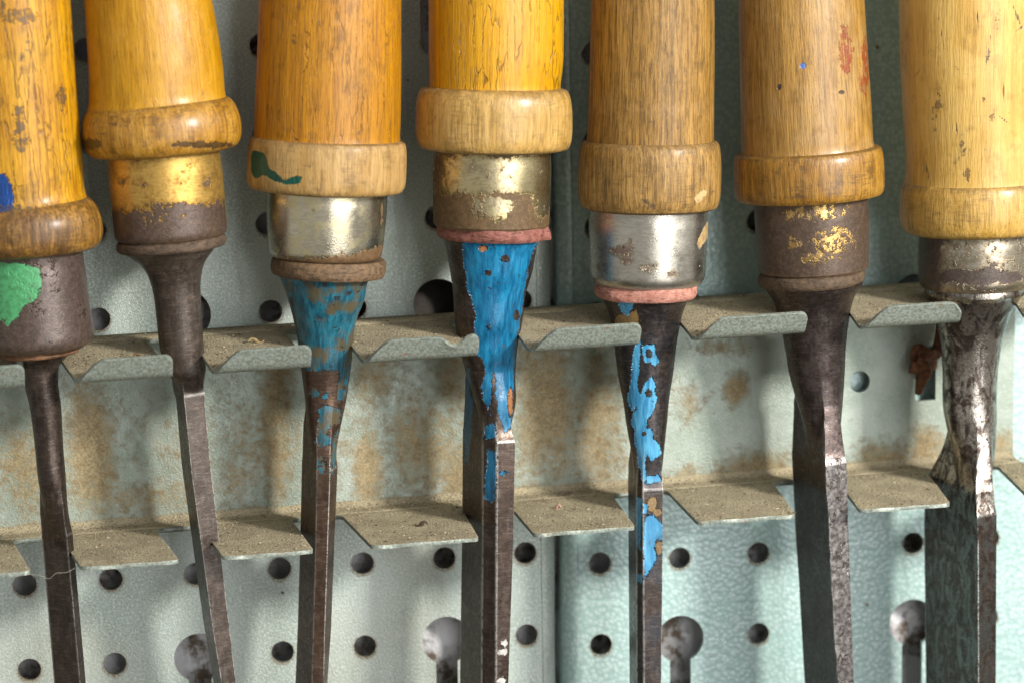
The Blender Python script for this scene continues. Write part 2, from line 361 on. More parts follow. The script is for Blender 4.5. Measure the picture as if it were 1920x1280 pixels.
# ------------------------------------------------------------------ object helpers
def link(name, mesh, mats, parent=None):
    o = bpy.data.objects.new(name, mesh); COL.objects.link(o)
    for m in (mats if isinstance(mats, (list, tuple)) else [mats]): mesh.materials.append(m)
    if parent: o.parent = parent
    return o
def tag(o, label=None, cat=None, group=None, kind=None):
    if label: o["label"] = label
    if cat: o["category"] = cat
    if group: o["group"] = group
    if kind: o["kind"] = kind
    return o
def thing(name, label, cat, group=None, mat=None):
    o = bpy.data.objects.new(name, None); COL.objects.link(o); o.empty_display_size = .01
    if mat is not None: o.matrix_world = mat
    return tag(o, label, cat, group)
def smooth(me, ang=None):
    me.polygons.foreach_set("use_smooth", [True]*len(me.polygons))
    if ang: me.set_sharp_from_angle(angle=math.radians(ang))
def fill2d(outer, holes, front, back, bevel=0.0):
    """flat sheet with punched holes: outlines in (x, z), standing at depth y from front to back"""
    cu = bpy.data.curves.new("outline", "CURVE"); cu.dimensions = "2D"; cu.fill_mode = "BOTH"
    cu.extrude = (back-front)/2-bevel; cu.bevel_depth = bevel; cu.bevel_resolution = 2
    if bevel: cu.offset = -bevel
    for pts in [outer]+holes:
        s = cu.splines.new("POLY"); s.points.add(len(pts)-1); s.use_cyclic_u = True
        for p, q in zip(s.points, pts): p.co = (q[0], q[1], 0, 1)
    ob = bpy.data.objects.new("outline", cu); COL.objects.link(ob)
    dg = bpy.context.evaluated_depsgraph_get(); me = bpy.data.meshes.new_from_object(ob.evaluated_get(dg))
    bpy.data.objects.remove(ob); bpy.data.curves.remove(cu)
    n = len(me.vertices); co = np.empty(n*3); me.vertices.foreach_get("co", co); co = co.reshape(-1,3)
    out = np.stack([co[:,0], (front+back)/2-co[:,2], co[:,1]], 1)
    me.vertices.foreach_set("co", out.ravel())
    me.materials.clear(); me.update()
    return me
def circle(cx, cz, r, n=40): return [(cx+r*math.cos(2*math.pi*i/n), cz+r*math.sin(2*math.pi*i/n)) for i in range(n)]
def keyhole(cx, cz, r, hw, ln):
    a0 = math.asin(hw/r); pts = []
    for i in range(41):
        a = -math.pi/2+a0+(2*math.pi-2*a0)*i/40
        pts.append((cx+r*math.cos(a), cz+r*math.sin(a)))
    for i in range(13):
        a = math.pi+math.pi*i/12
        pts.append((cx+hw*math.cos(a), cz-ln+hw*math.sin(a)))
    return pts
def pchip(x, y, q):
    x = np.asarray(x, float); y = np.asarray(y, float); h = np.diff(x); d = np.diff(y)/h; m = np.zeros_like(y)
    for i in range(1, len(x)-1):
        if d[i-1]*d[i] > 0:
            w1, w2 = 2*h[i]+h[i-1], h[i]+2*h[i-1]; m[i] = (w1+w2)/(w1/d[i-1]+w2/d[i])
    m[0], m[-1] = d[0], d[-1]
    q = np.clip(q, x[0], x[-1]); i = np.clip(np.searchsorted(x, q)-1, 0, len(x)-2); t = (q-x[i])/h[i]
    return (1+2*t)*(1-t)**2*y[i]+t*(1-t)**2*h[i]*m[i]+t*t*(3-2*t)*y[i+1]+t*t*(t-1)*h[i]*m[i+1]
def sdf(poly, x, y):
    P = np.asarray(poly, float); Q = np.roll(P, -1, 0); d = np.full(x.shape, 1e9); ins = np.zeros(x.shape, bool)
    for (ax, ay), (bx, by) in zip(P, Q):
        ex, ey = bx-ax, by-ay; t = np.clip(((x-ax)*ex+(y-ay)*ey)/(ex*ex+ey*ey+1e-9), 0, 1)
        d = np.minimum(d, np.hypot(x-ax-t*ex, y-ay-t*ey))
        c = ((ay > y) != (by > y)) & (x < (bx-ax)*(y-ay)/(by-ay+1e-12)+ax); ins ^= c
    return np.where(ins, d, -d)
def tube(pts, rad, n=8, seed=0):
    """tapered tube through points"""
    pts = [np.asarray(p, float) for p in pts]; bm = bmesh.new(); rings = []
    fine = []
    for i in range(len(pts)-1):
        p0 = pts[max(i-1,0)]; p1 = pts[i]; p2 = pts[i+1]; p3 = pts[min(i+2, len(pts)-1)]
        for k in range(6):
            t = k/6; fine.append(.5*((2*p1)+(p2-p0)*t+(2*p0-5*p1+4*p2-p3)*t*t+(3*p1-p0-3*p2+p3)*t**3))
    fine.append(pts[-1]); N = len(fine)
    for i, p in enumerate(fine):
        d = fine[min(i+1, N-1)]-fine[max(i-1, 0)]; d = d/(np.linalg.norm(d)+1e-12)
        a = np.cross(d, [0.3, 1, .2]); a /= np.linalg.norm(a); b = np.cross(d, a)
        r = rad(i/(N-1)) if callable(rad) else rad
        rr = r if isinstance(r, tuple) else (r, r)
        rings.append([bm.verts.new(p+a*rr[0]*math.cos(2*math.pi*k/n)+b*rr[1]*math.sin(2*math.pi*k/n)) for k in range(n)])
    for i in range(N-1):
        for k in range(n): bm.faces.new((rings[i][k], rings[i][(k+1)%n], rings[i+1][(k+1)%n], rings[i+1][k]))
    bm.faces.new(rings[0][::-1]); bm.faces.new(rings[-1])
    bmesh.ops.recalc_face_normals(bm, faces=bm.faces)
    return bm
def bm_mesh(name, bm, ang=None):
    me = bpy.data.meshes.new(name); bm.to_mesh(me); bm.free(); smooth(me, ang); return me

# ------------------------------------------------------------------ wall behind the panels
bm = bmesh.new(); bmesh.ops.create_cube(bm, size=1, matrix=Matrix.Translation((0,.0182,0)) @ Matrix.Diagonal((1.2,.02,1.0,1)))
Mw = Mat("pale_plaster"); v = Mw.obj()
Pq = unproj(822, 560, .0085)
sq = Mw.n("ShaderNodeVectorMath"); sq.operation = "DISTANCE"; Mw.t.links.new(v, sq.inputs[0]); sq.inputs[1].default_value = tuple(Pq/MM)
keyhole_dark = Mw.ss(Mw.add(sq.outputs["Value"], Mw.mul(Mw.noise(v, .25, 3), 6)), 18, 13)  # dark look of one keyhole, painted into the wall colour behind it
wallm = Mw.done(Mw.mix(keyhole_dark, Mw.mix(Mw.ss(Mw.add(Mw.noise(v, .07, 3), Mw.mul(Mw.noise(v, .5, 4, .7), .25)), .56, .70), (.62,.61,.62), Mw.mix(Mw.ss(Mw.noise(v, .4, 5, .7), .42, .56), (.34,.33,.32), (.11,.08,.055))), (.04,.032,.026)), .8, 0, Mw.bump(Mw.noise(v, .5, 4), .0006, .6))
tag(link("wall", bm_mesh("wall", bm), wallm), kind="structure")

# ------------------------------------------------------------------ perforated panels
XS = unproj(1046, 900, 0)[0]
def panel(name, label, p00, pcol, ncol, prow, nrow, keycols, x0, x1, side, matf):
    a = unproj(*p00, 0); b = unproj(*pcol, 0); c = unproj(*prow, 0)
    dx = (b[0]-a[0])/ncol; dz = (a[2]-c[2])/nrow
    if dz > 0: dz = -dz
    r = 21*PX*1.045; zt, zb = .21, -.17
    HOLES["now"] = (a[0]/MM, a[2]/MM, dx/MM, abs(dz)/MM, r/MM)
    holes = []
    for j in range(-9, 5):
        for i in range(-7, 9):
            x = a[0]+i*dx; z = a[2]+j*dz
            if z > zt-.012 or z < zb+.03 or x < x0+.0031 or x > x1-.0031: continue
            key = (i % 3) == keycols
            if key and j % 4 == 1: holes.append(keyhole(x, z, 47*PX*1.045, 21*PX*1.045, abs(dz)*1.02)); continue
            if key and j % 4 == 2: continue
            holes.append(circle(x, z, r))
    t = thing(name, label, "panel", "perforated tool panels", Matrix.Identity(4))
    m = matf()
    me = fill2d([(x0,zb),(x1,zb),(x1,zt),(x0,zt)], holes, 0.0, .0012); smooth(me, 30)
    link("sheet", me, m, t)
    # folded edge beside the seam
    bm = bmesh.new(); rad = .0042; prof = []
    for k in range(13):
        an = math.pi/2*k/12
        xx = (x1+rad*math.sin(an)) if side > 0 else (x0-rad*math.sin(an))
        prof.append((xx, rad-rad*math.cos(an)))
    prof.append((prof[-1][0], .0078))
    zs = [zb+(zt-zb)*k/40 for k in range(41)]
    cols = [[bm.verts.new((x+.00025*math.sin(z*90)*(y/.0042), y, z)) for x, y in prof] for z in zs]
    for p, q in zip(cols[:-1], cols[1:]):
        for k in range(len(prof)-1):
            f = (p[k], p[k+1], q[k+1], q[k]) if side > 0 else (p[k+1], p[k], q[k], q[k+1])
            bm.faces.new(f)
    o = link("folded_edge", bm_mesh("folded_edge", bm), m, t)
    so = o.modifiers.new("thickness", "SOLIDIFY"); so.thickness = .0012; so.offset = -1
    return t
panel("perforated_panel", "grey galvanised perforated steel panel left of the seam", (208,1085), (985,1045), 5, (198,598), 3, 1, -.33, XS-.0047, 1, mat_galvanised)
panel("perforated_panel", "hammered green painted perforated panel right of the seam", (1125,1055), (1422,1040), 2, (1410,415), 4, 1, XS+.0049, .36, -1, mat_hammered)

# ------------------------------------------------------------------ tool rack: a channel with pronged flanges
YB, YF = -.0045, -.042
def line(p, q, Y):
    a, b = unproj(*p, Y), unproj(*q, Y); s = (b[2]-a[2])/(b[0]-a[0])
    return lambda x: np.array([x, Y, a[2]+(x-a[0])*s])
UA, UB = line((200,628),(1680,532),YB), line((140,710),(1612,609),YF)
LA, LB = line((150,989),(1600,878),YB), line((160,1062),(1625,954),YF)
def surf(Al, Bl, x, t): return Al(x)*(1-t)+Bl(x)*t
def xat(px, py, t): return unproj(px, py, YB*(1-t)+YF*t)[0]
blobs = []
for (bx, by, rx, ry, a) in [(60,880,110,110,.62),(170,850,50,140,.95),(300,930,130,50,.55),(440,900,60,90,.5),(520,800,40,200,.75),(520,700,40,60,.7),(700,700,60,90,.62),(690,880,40,110,.75),
                            (790,830,110,110,.66),(850,700,60,120,.6),(860,900,40,100,.8),(1020,760,80,200,.78),(1120,800,70,170,.7),(1010,690,50,60,.7),(1290,760,40,60,.5),(1380,730,26,34,.85),
                            (1420,880,80,40,.9),(1290,890,50,40,.6),(1660,860,70,40,.75),(1740,840,40,60,.8),(1880,830,40,40,.7),(1720,640,40,60,.4),(1350,650,60,20,.5)]:
    P = unproj(bx, by, YB); blobs.append((P[0]/MM, P[2]/MM, rx*PX/MM*1.04, ry*PX/MM*1.04, a))
for (bx, by, rx, ry, a) in [(500,830,560,150,.40),(1000,800,220,190,.44)]:
    P = unproj(bx, by, YB); blobs.append((P[0]/MM, P[2]/MM, rx*PX/MM, ry*PX/MM, a))
for k in range(16):                                     # dust lying along the bottom fold
    px = -60+130*k; P = unproj(px, 989-(px-150)*.0766, YB); blobs.append((P[0]/MM, P[2]/MM, 11, 2.6, .8))
webm = mat_web(blobs); dustm = mat_dust(); prm = mat_prong_metal(); rimm = mat_rimmetal()
rack = thing("tool_rack", "dusty grey green steel rack with pronged flanges holding seven chisels", "tool rack", None, Matrix.Identity(4))
XL, XR = -.22, unproj(1901, 740, YB)[0]
FR = .0016
hole_c = unproj(1612, 715, YB); q0, q1 = unproj(1717, 650, YB), unproj(1754, 750, YB)
slot = [(q0[0],q1[2]),(q1[0],q1[2]+.0002),(q1[0],q0[2]),(q0[0],q0[2])]
top = lambda x: UA(x)[2]-.0002; bot = lambda x: LA(x)[2]+FR-.0001
me = fill2d([(XL,bot(XL)),(XR,bot(XR)),(XR,top(XR)),(XL,top(XL))], [circle(hole_c[0],hole_c[2],21*PX*1.03), slot], YB, YB+.0012)
smooth(me, 30); link("web", me, webm, rack)

def strip(Al, Bl, t1, down):
    """continuous strip of the flange between the web and the roots of the prongs"""
    bm = bmesh.new(); n = 60; rows = []
    for k in range(n+1):
        x = XL+(XR-XL)*k/n
        row = [surf(Al, Bl, x, t) for t in (0, t1*.5, t1)]
        if down:
            o_ = Al(x); row = [o_+np.array([0, -FR*(1-math.cos(q)), FR*(1-math.sin(q))]) for q in np.linspace(0, math.pi/2, 7)[:-1]]+[surf(Al, Bl, x, t) for t in (FR/.0375, t1*.7, t1)]
        rows.append([bm.verts.new(p) for p in row])
    for a, b in zip(rows[:-1], rows[1:]):
        for k in range(len(a)-1): bm.faces.new((a[k], a[k+1], b[k+1], b[k]))
    bmesh.ops.recalc_face_normals(bm, faces=bm.faces)
    if sum(f.normal.z for f in bm.faces) < 0: bmesh.ops.reverse_faces(bm, faces=bm.faces)
    o = link("flange", bm_mesh("flange", bm), [dustm, rimm], rack)
    so = o.modifiers.new("thickness", "SOLIDIFY"); so.thickness = .0012; so.offset = -1; so.material_offset_rim = 1; so.material_offset = 1
T0 = .17
strip(UA, UB, T0, 0); strip(LA, LB, T0, 1)

DUSTPTS = []
def prong(Al, Bl, rl, rr, fl, fr, lip=None, seed=0):
    """rl, rr: world x of the root corners; fl, fr: of the front corners; lip: (length, left cut, bend, dip)"""
    D = np.linalg.norm(Bl(0)-Al(0)); rnd = random.Random(seed)
    cr = .0012                                          # corner rounding
    ts = list(np.linspace(T0, 1, 22))
    bm = bmesh.new(); rows = []; NU = 26; lipstart = None
    def span(t):
        u = (t-T0)/(1-T0); a, b = rl+(fl-rl)*u, rr+(fr-rr)*u
        fil = .0022; d = (t-T0)*D
        if d < fil:
            g = fil-math.sqrt(max(0, fil*fil-(fil-d)**2)); a -= g; b += g
        return a, b
    fn = Bl(0)-Al(0); fn = fn/np.linalg.norm(fn); ax = Bl(1)-Bl(0); ax /= np.linalg.norm(ax); nrm = np.cross(fn, ax); nrm = nrm if nrm[2] > 0 else -nrm
    if lip is None:
        ts = list(np.linspace(T0, 1-cr/D, 18))+[1-cr/D*(1-math.sin(a)) for a in np.linspace(.2, math.pi/2, 7)]
        for t in ts:
            a, b = span(t); d = (1-t)*D
            if d < cr:
                g = cr-math.sqrt(max(0, cr*cr-(cr-d)**2)); a += g*1.6; b -= g
            rows.append([surf(Al, Bl, a+(b-a)*k/NU, t)+nrm*(.00007*math.sin(k*.5+seed)*(t-T0)) for k in range(NU+1)])
    else:
        ln, cut, bend, dip = lip
        for t in ts[:-1]:
            a, b = span(t); d = (1-t)*D
            rows.append([surf(Al, Bl, a+(b-a)*k/NU, t) for k in range(NU+1)])
        lipstart = len(rows)
        rad = .0022; arc = bend*rad; a1, b1 = span(1.0)
        ls = list(np.linspace(0, arc, 6))+list(np.linspace(arc, ln-.0011, 6))[1:]+[ln-.0011+.0011*math.sin(q) for q in np.linspace(.2, math.pi/2, 6)]
        for l in ls:
            th = min(l/rad, bend); f_ = rad*math.sin(th); u_ = rad*(1-math.cos(th))
            if l > arc: f_ += (l-arc)*math.cos(bend); u_ += (l-arc)*math.sin(bend)
            a = a1+cut*min(1, l/(ln*.85))**1.1; b = b1+.0004*l/ln
            rem = ln-l; c2 = .0019
            if rem < c2:
                g = c2-math.sqrt(max(0, c2*c2-(c2-rem)**2)); b -= g; a += g*1.4
            row = []
            for k in range(NU+1):
                x = a+(b-a)*k/NU; s_ = 1
                if dip: s_ = 1-dip[1]*math.exp(-((x-dip[0])/.0022)**2)
                row.append(Bl(x)+fn*f_+nrm*(u_*s_))
            rows.append(row)
    V = [[bm.verts.new(p) for p in r] for r in rows]
    for i, (p, q) in enumerate(zip(V[:-1], V[1:])):
        for k in range(NU):
            f = bm.faces.new((p[k], q[k], q[k+1], p[k+1]))
            if lipstart is not None and i >= lipstart+2: f.material_index = 1
    bm.normal_update()
    if bm.faces[:][5].normal.z < 0: bmesh.ops.reverse_faces(bm, faces=bm.faces)
    o = link("prong", bm_mesh("prong", bm, 50), [dustm, prm, rimm], rack)
    so = o.modifiers.new("thickness", "SOLIDIFY"); so.thickness = .0009; so.offset = -1; so.material_offset_rim = 2; so.material_offset = 1
    bv = o.modifiers.new("rounded", "BEVEL"); bv.width = .0002; bv.segments = 2; bv.angle_limit = math.radians(50)
    for k in range(420):
        t = T0+(1-T0)*rnd.random()**.8*.97; a, b = span(t); u = rnd.random()
        DUSTPTS.append((surf(Al, Bl, a+(b-a)*u, t), nrm))
    for k in range(170):                                # thicker along the fold and behind the lip
        t = .05+.22*rnd.random()**2 if (k%3 or lip is None) else 1-.06*rnd.random()**1.5; a, b = span(max(t, T0)); u = rnd.random()
        DUSTPTS.append((surf(Al, Bl, a+(b-a)*u, t), nrm*(1.5 if k%4 else 2.5)))
    return o
# lower prongs: front left, front right, root left, root right (photo pixels)
for i, (fl, fr, rl, rr) in enumerate([((-130,1083),(58,1068),(-172,1024),(22,1018)),((152,1062),(336,1046),(112,1007),(290,1000)),((418,1044),(588,1031),(375,992),(545,983)),((697,1024),(898,1008),(640,977),(862,958)),
        ((1002,1001),(1191,984),(950,953),(1146,936)),((1308,976),(1492,962),(1250,928),(1448,912)),((1612,954),(1782,941),(1565,905),(1735,892)),((1930,931),(2110,918),(1868,882),(2060,868))]):
    x = [xat(*rl, T0), xat(*rr, T0), xat(*fl, 1), xat(*fr, 1)]
    if x[0] > XR: continue
    if i == 7: x[1] = min(x[1], XR); 
    prong(LA, LB, *x, None, i)
for i, (fl, fr, rl, rr, dip) in enumerate([((-150,728),(46,716),(-190,660),(20,648),None),((140,710),(322,699),(95,642),(272,632),None),((397,691),(580,678),(355,625),(530,614),None),((678,671),(892,659),(632,606),(838,594),(848,.45)),
        ((990,655),(1194,637),(945,586),(1150,575),None),((1298,634),(1503,618),(1250,568),(1438,556),None),((1610,610),(1792,595),(1568,548),(1742,536),(1800,.5)),((1918,590),(2100,575),(1880,525),(2060,515),None)]):
    x = [xat(*rl, T0), xat(*rr, T0), xat(*fl, 1), xat(*fr, 1)]
    d = (unproj(dip[0], 640, YF)[0], dip[1]) if dip else None
    prong(UA, UB, *x, (.0066, .0046, math.radians(70), d), i+20)

# sawdust lying on the flanges
OCT = np.array([[1,0,0],[-1,0,0],[0,1,0],[0,-1,0],[0,0,1],[0,0,-1]], float)
OF = [(0,2,4),(2,1,4),(1,3,4),(3,0,4),(2,0,5),(1,2,5),(3,1,5),(0,3,5)]
gv, gf = [], []
for (p, nrm) in DUSTPTS:
    s = random.choice([.00006,.00007,.00009,.00011,.00011,.00015,.00007,.00009,.00009,.00024]); L = s*random.choice([1,1.4,2.5]); a = random.random()*6.28
    q = OCT*np.array([L, s, s*.8]); q = q@np.array(Matrix.Rotation(random.uniform(-.5,.5), 3, "X"))@np.array(Matrix.Rotation(a, 3, "Z"))
    b = len(gv); gv += (q+p+nrm*s*.45).tolist(); gf += [tuple(k+b for k in f) for f in OF]
me = bpy.data.meshes.new("sawdust"); me.from_pydata(gv, [], gf); me.update()

Mx = Mat("sawdust"); vv = Mx.obj()
sdm = Mx.done(Mx.mix(Mx.ss(Mx.noise(vv, .9, 2), .4, .6), (.12,.085,.05), (.44,.37,.25)), .9)
tag(link("sawdust", me, sdm), "fine sawdust and grit lying on the rack flanges", "sawdust", kind="stuff")

# wood shavings caught on the prongs
def shaving(px, py, t, Al, Bl, L, label, col):
    x = xat(px, py, t); P = surf(Al, Bl, x, t); a = random.random()*3
    pts = [P+np.array([math.cos(a)*L*(k/5-.5), math.sin(a)*L*(k/5-.5)*.6, .0005+.0006*math.sin(k*1.3)]) for k in range(6)]
    bmx = tube(pts, lambda u: (.00055*(1-.7*abs(2*u-1)), .00022), 6)
    tag(link("wood_shaving", bm_mesh("wood_shaving", bmx), simple("shaving_wood", col, .8)), label, "shaving", "wood shavings caught on the prongs")
shaving(790, 982, .62, LA, LB, .0030, "dark curled shaving on the lower prong left of the bright blue chisel", (.07,.04,.02))
shaving(1045, 945, .45, LA, LB, .0026, "pale pinkish shaving on the lower prong right of the bright blue chisel", (.55,.34,.26))
shaving(262, 667, .62, UA, UB, .0042, "brown wood chip behind the lip of the upper prong at left", (.13,.075,.03))
shaving(480, 632, .45, UA, UB, .0040, "straw coloured shaving on the upper prong before the teal chisel", (.40,.29,.13))

# ------------------------------------------------------------------ chisels
YAX = -.026
GROUP = "wood handled chisels hanging in the rack"
def chisel(label, top, bottom, handle, collar, ferrule, washer, blade, mats, patches, wob=1.0, seed=0):
    """all measures in photo pixels in the plane of the tools; z runs up the tool"""
    rs = np.random.default_rng(seed)
    ctop, cbot = unproj(*top, YAX), unproj(*bottom, YAX)
    az = ctop-cbot; az /= np.linalg.norm(az)
    ex = R-(R@az)*az; ex /= np.linalg.norm(ex); ey = np.cross(az, ex)           # ey points away from the viewer
    if ey@Fw < 0: ey = -ey
    base = unproj(bottom[0], bottom[1], YAX)
    fr = np.stack([ex, ey, az], 1)
    mw = Matrix([list(fr[0])+[base[0]], list(fr[1])+[base[1]], list(fr[2])+[base[2]], [0,0,0,1]])
    T = thing("chisel", label, "chisel", GROUP, mw)
    def cen(px, py):
        P = unproj(px, py, YAX); return (P-base)@fr, ((P-CAM)@Fw)/F
    def loft(name, rows, mat, attrs=(), parent=T, th=None, extra=None):
        """rows: (py, cx, radius function or number of pixels, groove)"""
        th = np.linspace(0, 2*math.pi, 181)[:-1] if th is None else th
        n = len(th); V = []; G = []
        for row in rows:
            c, s = cen(row[1], row[0]); r = row[2](th) if callable(row[2]) else np.full(n, row[2], float)
            V.append(np.stack([c[0]+np.cos(th)*r*s, c[1]-np.sin(th)*r*s, np.full(n, c[2])], 1)); G += [row[3] if len(row) > 3 else 0]*n
        m = len(V); V = np.concatenate(V); faces = []
        for i in range(m-1):
            for k in range(n):
                a, b = i*n+k, i*n+(k+1)%n; faces.append((a, a+n, b+n, b))
        faces.append(tuple(range(n))); faces.append(tuple(range((m-1)*n, m*n))[::-1])
        me = bpy.data.meshes.new(name); me.from_pydata(V.tolist(), [], faces); me.update()
        W = V@fr.T+base; nx, ny = proj(W)
        ctr = np.repeat(np.array([V[i*n:(i+1)*n].mean(0) for i in range(m)]), n, 0); facing = ((V-ctr)[:,1] < .0004)
        A = {"groove": np.array(G, float)}
        if extra: A.update(extra)
        for an, polys in attrs:
            d = np.full(len(V), -60.0)
            for sg, P in polys: 
                q = sdf(P, nx, ny)
                d = np.maximum(d, q) if sg > 0 else np.minimum(d, -q)
            A[an] = np.clip(np.where(facing, d, -60), -60, 60)
        for an, val in A.items():
            at = me.attributes.new(an, "FLOAT", "POINT"); at.data.foreach_set("value", val.astype(np.float32))
        smooth(me, 38)
        return link(name, me, mat, parent)
    pa = {}
    for part, an, polys in patches: pa.setdefault(part, []).append((an, polys))
    # handle
    ys, xl, xr = zip(*handle); hp = np.concatenate([np.linspace(ys[0], -30, 20), np.linspace(-20, ys[-1], 110)])
    L_, R_ = pchip(ys, xl, hp), pchip(ys, xr, hp)
    rows = []
    y0 = ys[0]; c0 = (L_[0]+R_[0])/2; r0 = (R_[0]-L_[0])/2; slope = (c0-(L_[-1]+R_[-1])/2)/(hp[-1]-hp[0])
    for k in range(9):
        a = math.pi/2*k/9; rows.append((y0-r0*.6*math.cos(a), c0, max(2, r0*math.sin(a)), 0))
    ov = lambda py, amt: (lambda th: amt*np.sin(2*th+seed)+amt*.5*np.sin(3*th+py*.01))
    for y, l, r_ in zip(hp, L_, R_):
        rad = (r_-l)/2; rad += 6.5*max(0, 1-(hp[-1]-y)/30)**2.2; rows.append((y, (l+r_)/2, (lambda th, rad=rad, y=y: rad+ov(y, .8*wob)(th)), max(0, 1-(hp[-1]-y)/14)))
    loft("handle", rows, mats["handle"], pa.get("handle", ()))
    # collar
    c0, c1, cx, rmax, rt, rb, pw = collar; rows = []
    cxf = lambda y: cx+(y-(c0+c1)/2)*LEAN
    LEAN = (bottom[0]-top[0])/(bottom[1]-top[1])
    for k in range(29):
        u = -1+2*k/28; y = (c0+c1)/2+(c1-c0)/2*u
        e_ = rt if u < 0 else rb
        p_ = pw if u > .1 else max(1.9, pw-.6); q_ = (u-.1)/.9 if u > .1 else (.1-u)/1.1
        r_ = e_+(rmax-e_)*max(0, 1-abs(q_)**p_)**(1/p_)
        rows.append((y, cxf(y), (lambda th, r_=r_, y=y: r_+ov(y*3, .9*wob)(th)), max(0, abs(u)*4-3)*.8 if u < 0 else max(0, u*4-3)*.5))
    loft("collar", rows, mats["collar"], pa.get("collar", ()))
    # ferrule
    f0, f1, fx, fr0, fr1, rnd = ferrule; rows = []
    N = 30
    for k in range(N+1):
        u = k/N; y = f0+(f1-f0)*u; r_ = fr0+(fr1-fr0)*u**1.5
        d = f1-y
        if d < rnd: r_ -= rnd*.7*(1-math.sqrt(max(0, 1-((rnd-d)/rnd)**2)))
        r_ += 1.2*math.exp(-((u-.12)/.08)**2)*-1
        rows.append((y, fx+(y-(f0+f1)/2)*LEAN, (lambda th, r_=r_, y=y: r_+ov(y*2, .5)(th)), max(max(0, 1-(y-f0)/7), max(0, 1-d/8))))
    loft("ferrule", rows, mats["ferrule"], pa.get("ferrule", ()))
    # washer
    if washer:
        w0, w1, wx, wr, torn = washer; rows = []; ph = rs.random(6)*6.28
        for k in range(13):
            u = k/12; y = w0+(w1-w0)*u; e_ = (1-abs(2*u-1)**3)
            def rf(th, e_=e_, u=u):
                q = wr-5*(1-e_)
                for j in range(6): q = q+torn*.55*np.sin((j+2)*th+ph[j]+u*2*(j%2))/(1+j*.35)
                if torn > 4: q = q+16*np.exp(-((np.minimum(th, 6.2832-th)-.15)/.10)**2)*u
                return q
            rows.append((y, wx+(y-(w0+w1)/2)*LEAN, rf, 0))
        loft("washer", rows, mats["washer"], pa.get("washer", ()))
    # blade with its tapered bolster
    rnds, chain, kb, jit = blade["round"], blade["chain"], blade["kb"], blade.get("jit", 0)
    ry = [a[0] for a in rnds]; cy = [a[0] for a in chain]; nv = len(chain[0][1])
    pys = np.concatenate([np.arange(ry[0], 1100, 2.5), np.arange(1100, 1300, 5), np.arange(1300, bottom[1], 20), [bottom[1]]])
    P0 = np.array([[q for q in chain[0][1]]], float)[0]
    def hexa(py):
        A = np.array([[np.interp(py, cy, [c_[1][j][m_] for c_ in chain]) for m_ in (0,1)] for j in range(nv)])
        A[:,0] -= (A[:,0]-960)*A[:,1]/F                 # nearer corners look wider apart: undo that
        c = (A[0]+A[-1])/2; Q = np.concatenate([A-c, -(A[1:-1]-c)], 0)
        return c, Q
    c, Q = hexa(1100); ang = np.arctan2(Q[:,1], Q[:,0])
    per = np.concatenate([np.linspace(Q[i], Q[(i+1)%len(Q)], 26)[:-1] for i in range(len(Q))])
    th = np.concatenate([np.linspace(0, 2*math.pi, 91)[:-1], np.arctan2(per[:,1], per[:,0])%(2*math.pi)]+[(ang+d)%(2*math.pi) for d in (-.02,-.01,.01,.02)])
    th = np.unique(np.round(np.sort(th), 3)); th = th[np.concatenate([[True], np.diff(th) > .006])]
    u = np.stack([np.cos(th), np.sin(th)], 1); rows = []; edge = []; ef = []
    jn = np.cumsum(rs.normal(size=len(pys)))*0+np.convolve(rs.normal(size=len(pys)), np.hanning(13)/4, "same")
    for i, py in enumerate(pys):
        rc = pchip(ry, [a[3] for a in rnds], np.array([py]))[0]
        oc = np.array([pchip(ry, [a[1] for a in rnds], np.array([py]))[0], np.interp(py, ry, [a[2] for a in rnds])])
        k = np.interp(py, [a[0] for a in kb], [a[1] for a in kb]); pc, Q = hexa(py)
        tip = max(0, (py-(bottom[1]-120))/120)
        w_ = np.clip((py-kb[0][0])/(blade["morph"][1]-kb[0][0]), 0, 1); w_ = w_*w_*(3-2*w_)
        sec = oc*(1-w_)+pc*w_
        y0m, y1m = blade["morph"]; sm = float(np.clip((py-y0m)/(y1m-y0m), 0, 1))
        Qk = Q*k; Qk[1:nv] *= .62+.38*sm**2
        if jit: Qk = Qk.copy(); Qk[1] += jn[i]*jit*np.array([1,.3]); Qk[nv] -= 0
        if tip: Qk = Qk*(1-.0*tip)
        r2 = np.zeros(len(th)); inv = []
        for a in range(len(Qk)):
            p, q = Qk[a]+(pc-sec)*0, Qk[(a+1)%len(Qk)]
            nrm = np.array([q[1]-p[1], -(q[0]-p[0])]); nrm = nrm/(np.linalg.norm(nrm)+1e-9)
            if nrm@p < 0: nrm = -nrm
            dd = max(nrm@p, .5); cs = u@nrm; inv.append(np.where(cs > 0, np.maximum(cs, 1e-6)/dd, 1e-6))
        inv = np.array(inv); pwr = 70
        mxi = inv.max(0); rpoly = 1/(mxi*((inv/mxi)**pwr).sum(0)**(1/pwr)); rpoly0 = rpoly/k if sm < 1 else rpoly*1.0
        srt = np.sort(inv, 0); gap = 1/srt[-2]-1/srt[-1]
        o_ = oc-sec; b = u@o_; disc = rc*rc-(o_@o_)+b*b
        rcir = np.where(disc > 0, b+np.sqrt(np.maximum(disc, 0)), 0); rcir = np.maximum(rcir, 0)
        y0m, y1m = blade["morph"]; sm = float(np.clip((py-y0m)/(y1m-y0m), 0, 1)); sl = sm**1.6; rcir = rcir*(1-sl)+rpoly0*sl if sm < 1 else rpoly0*1.0
        if sm >= 1: rpoly = rpoly0*1.0
        pp = 26; mx_ = np.maximum(np.maximum(rcir, rpoly), 1e-3)
        rr = rpoly if sm >= 1 else mx_*((rcir/mx_)**pp+(rpoly/mx_)**pp)**(1/pp)/(1+.027*sm)
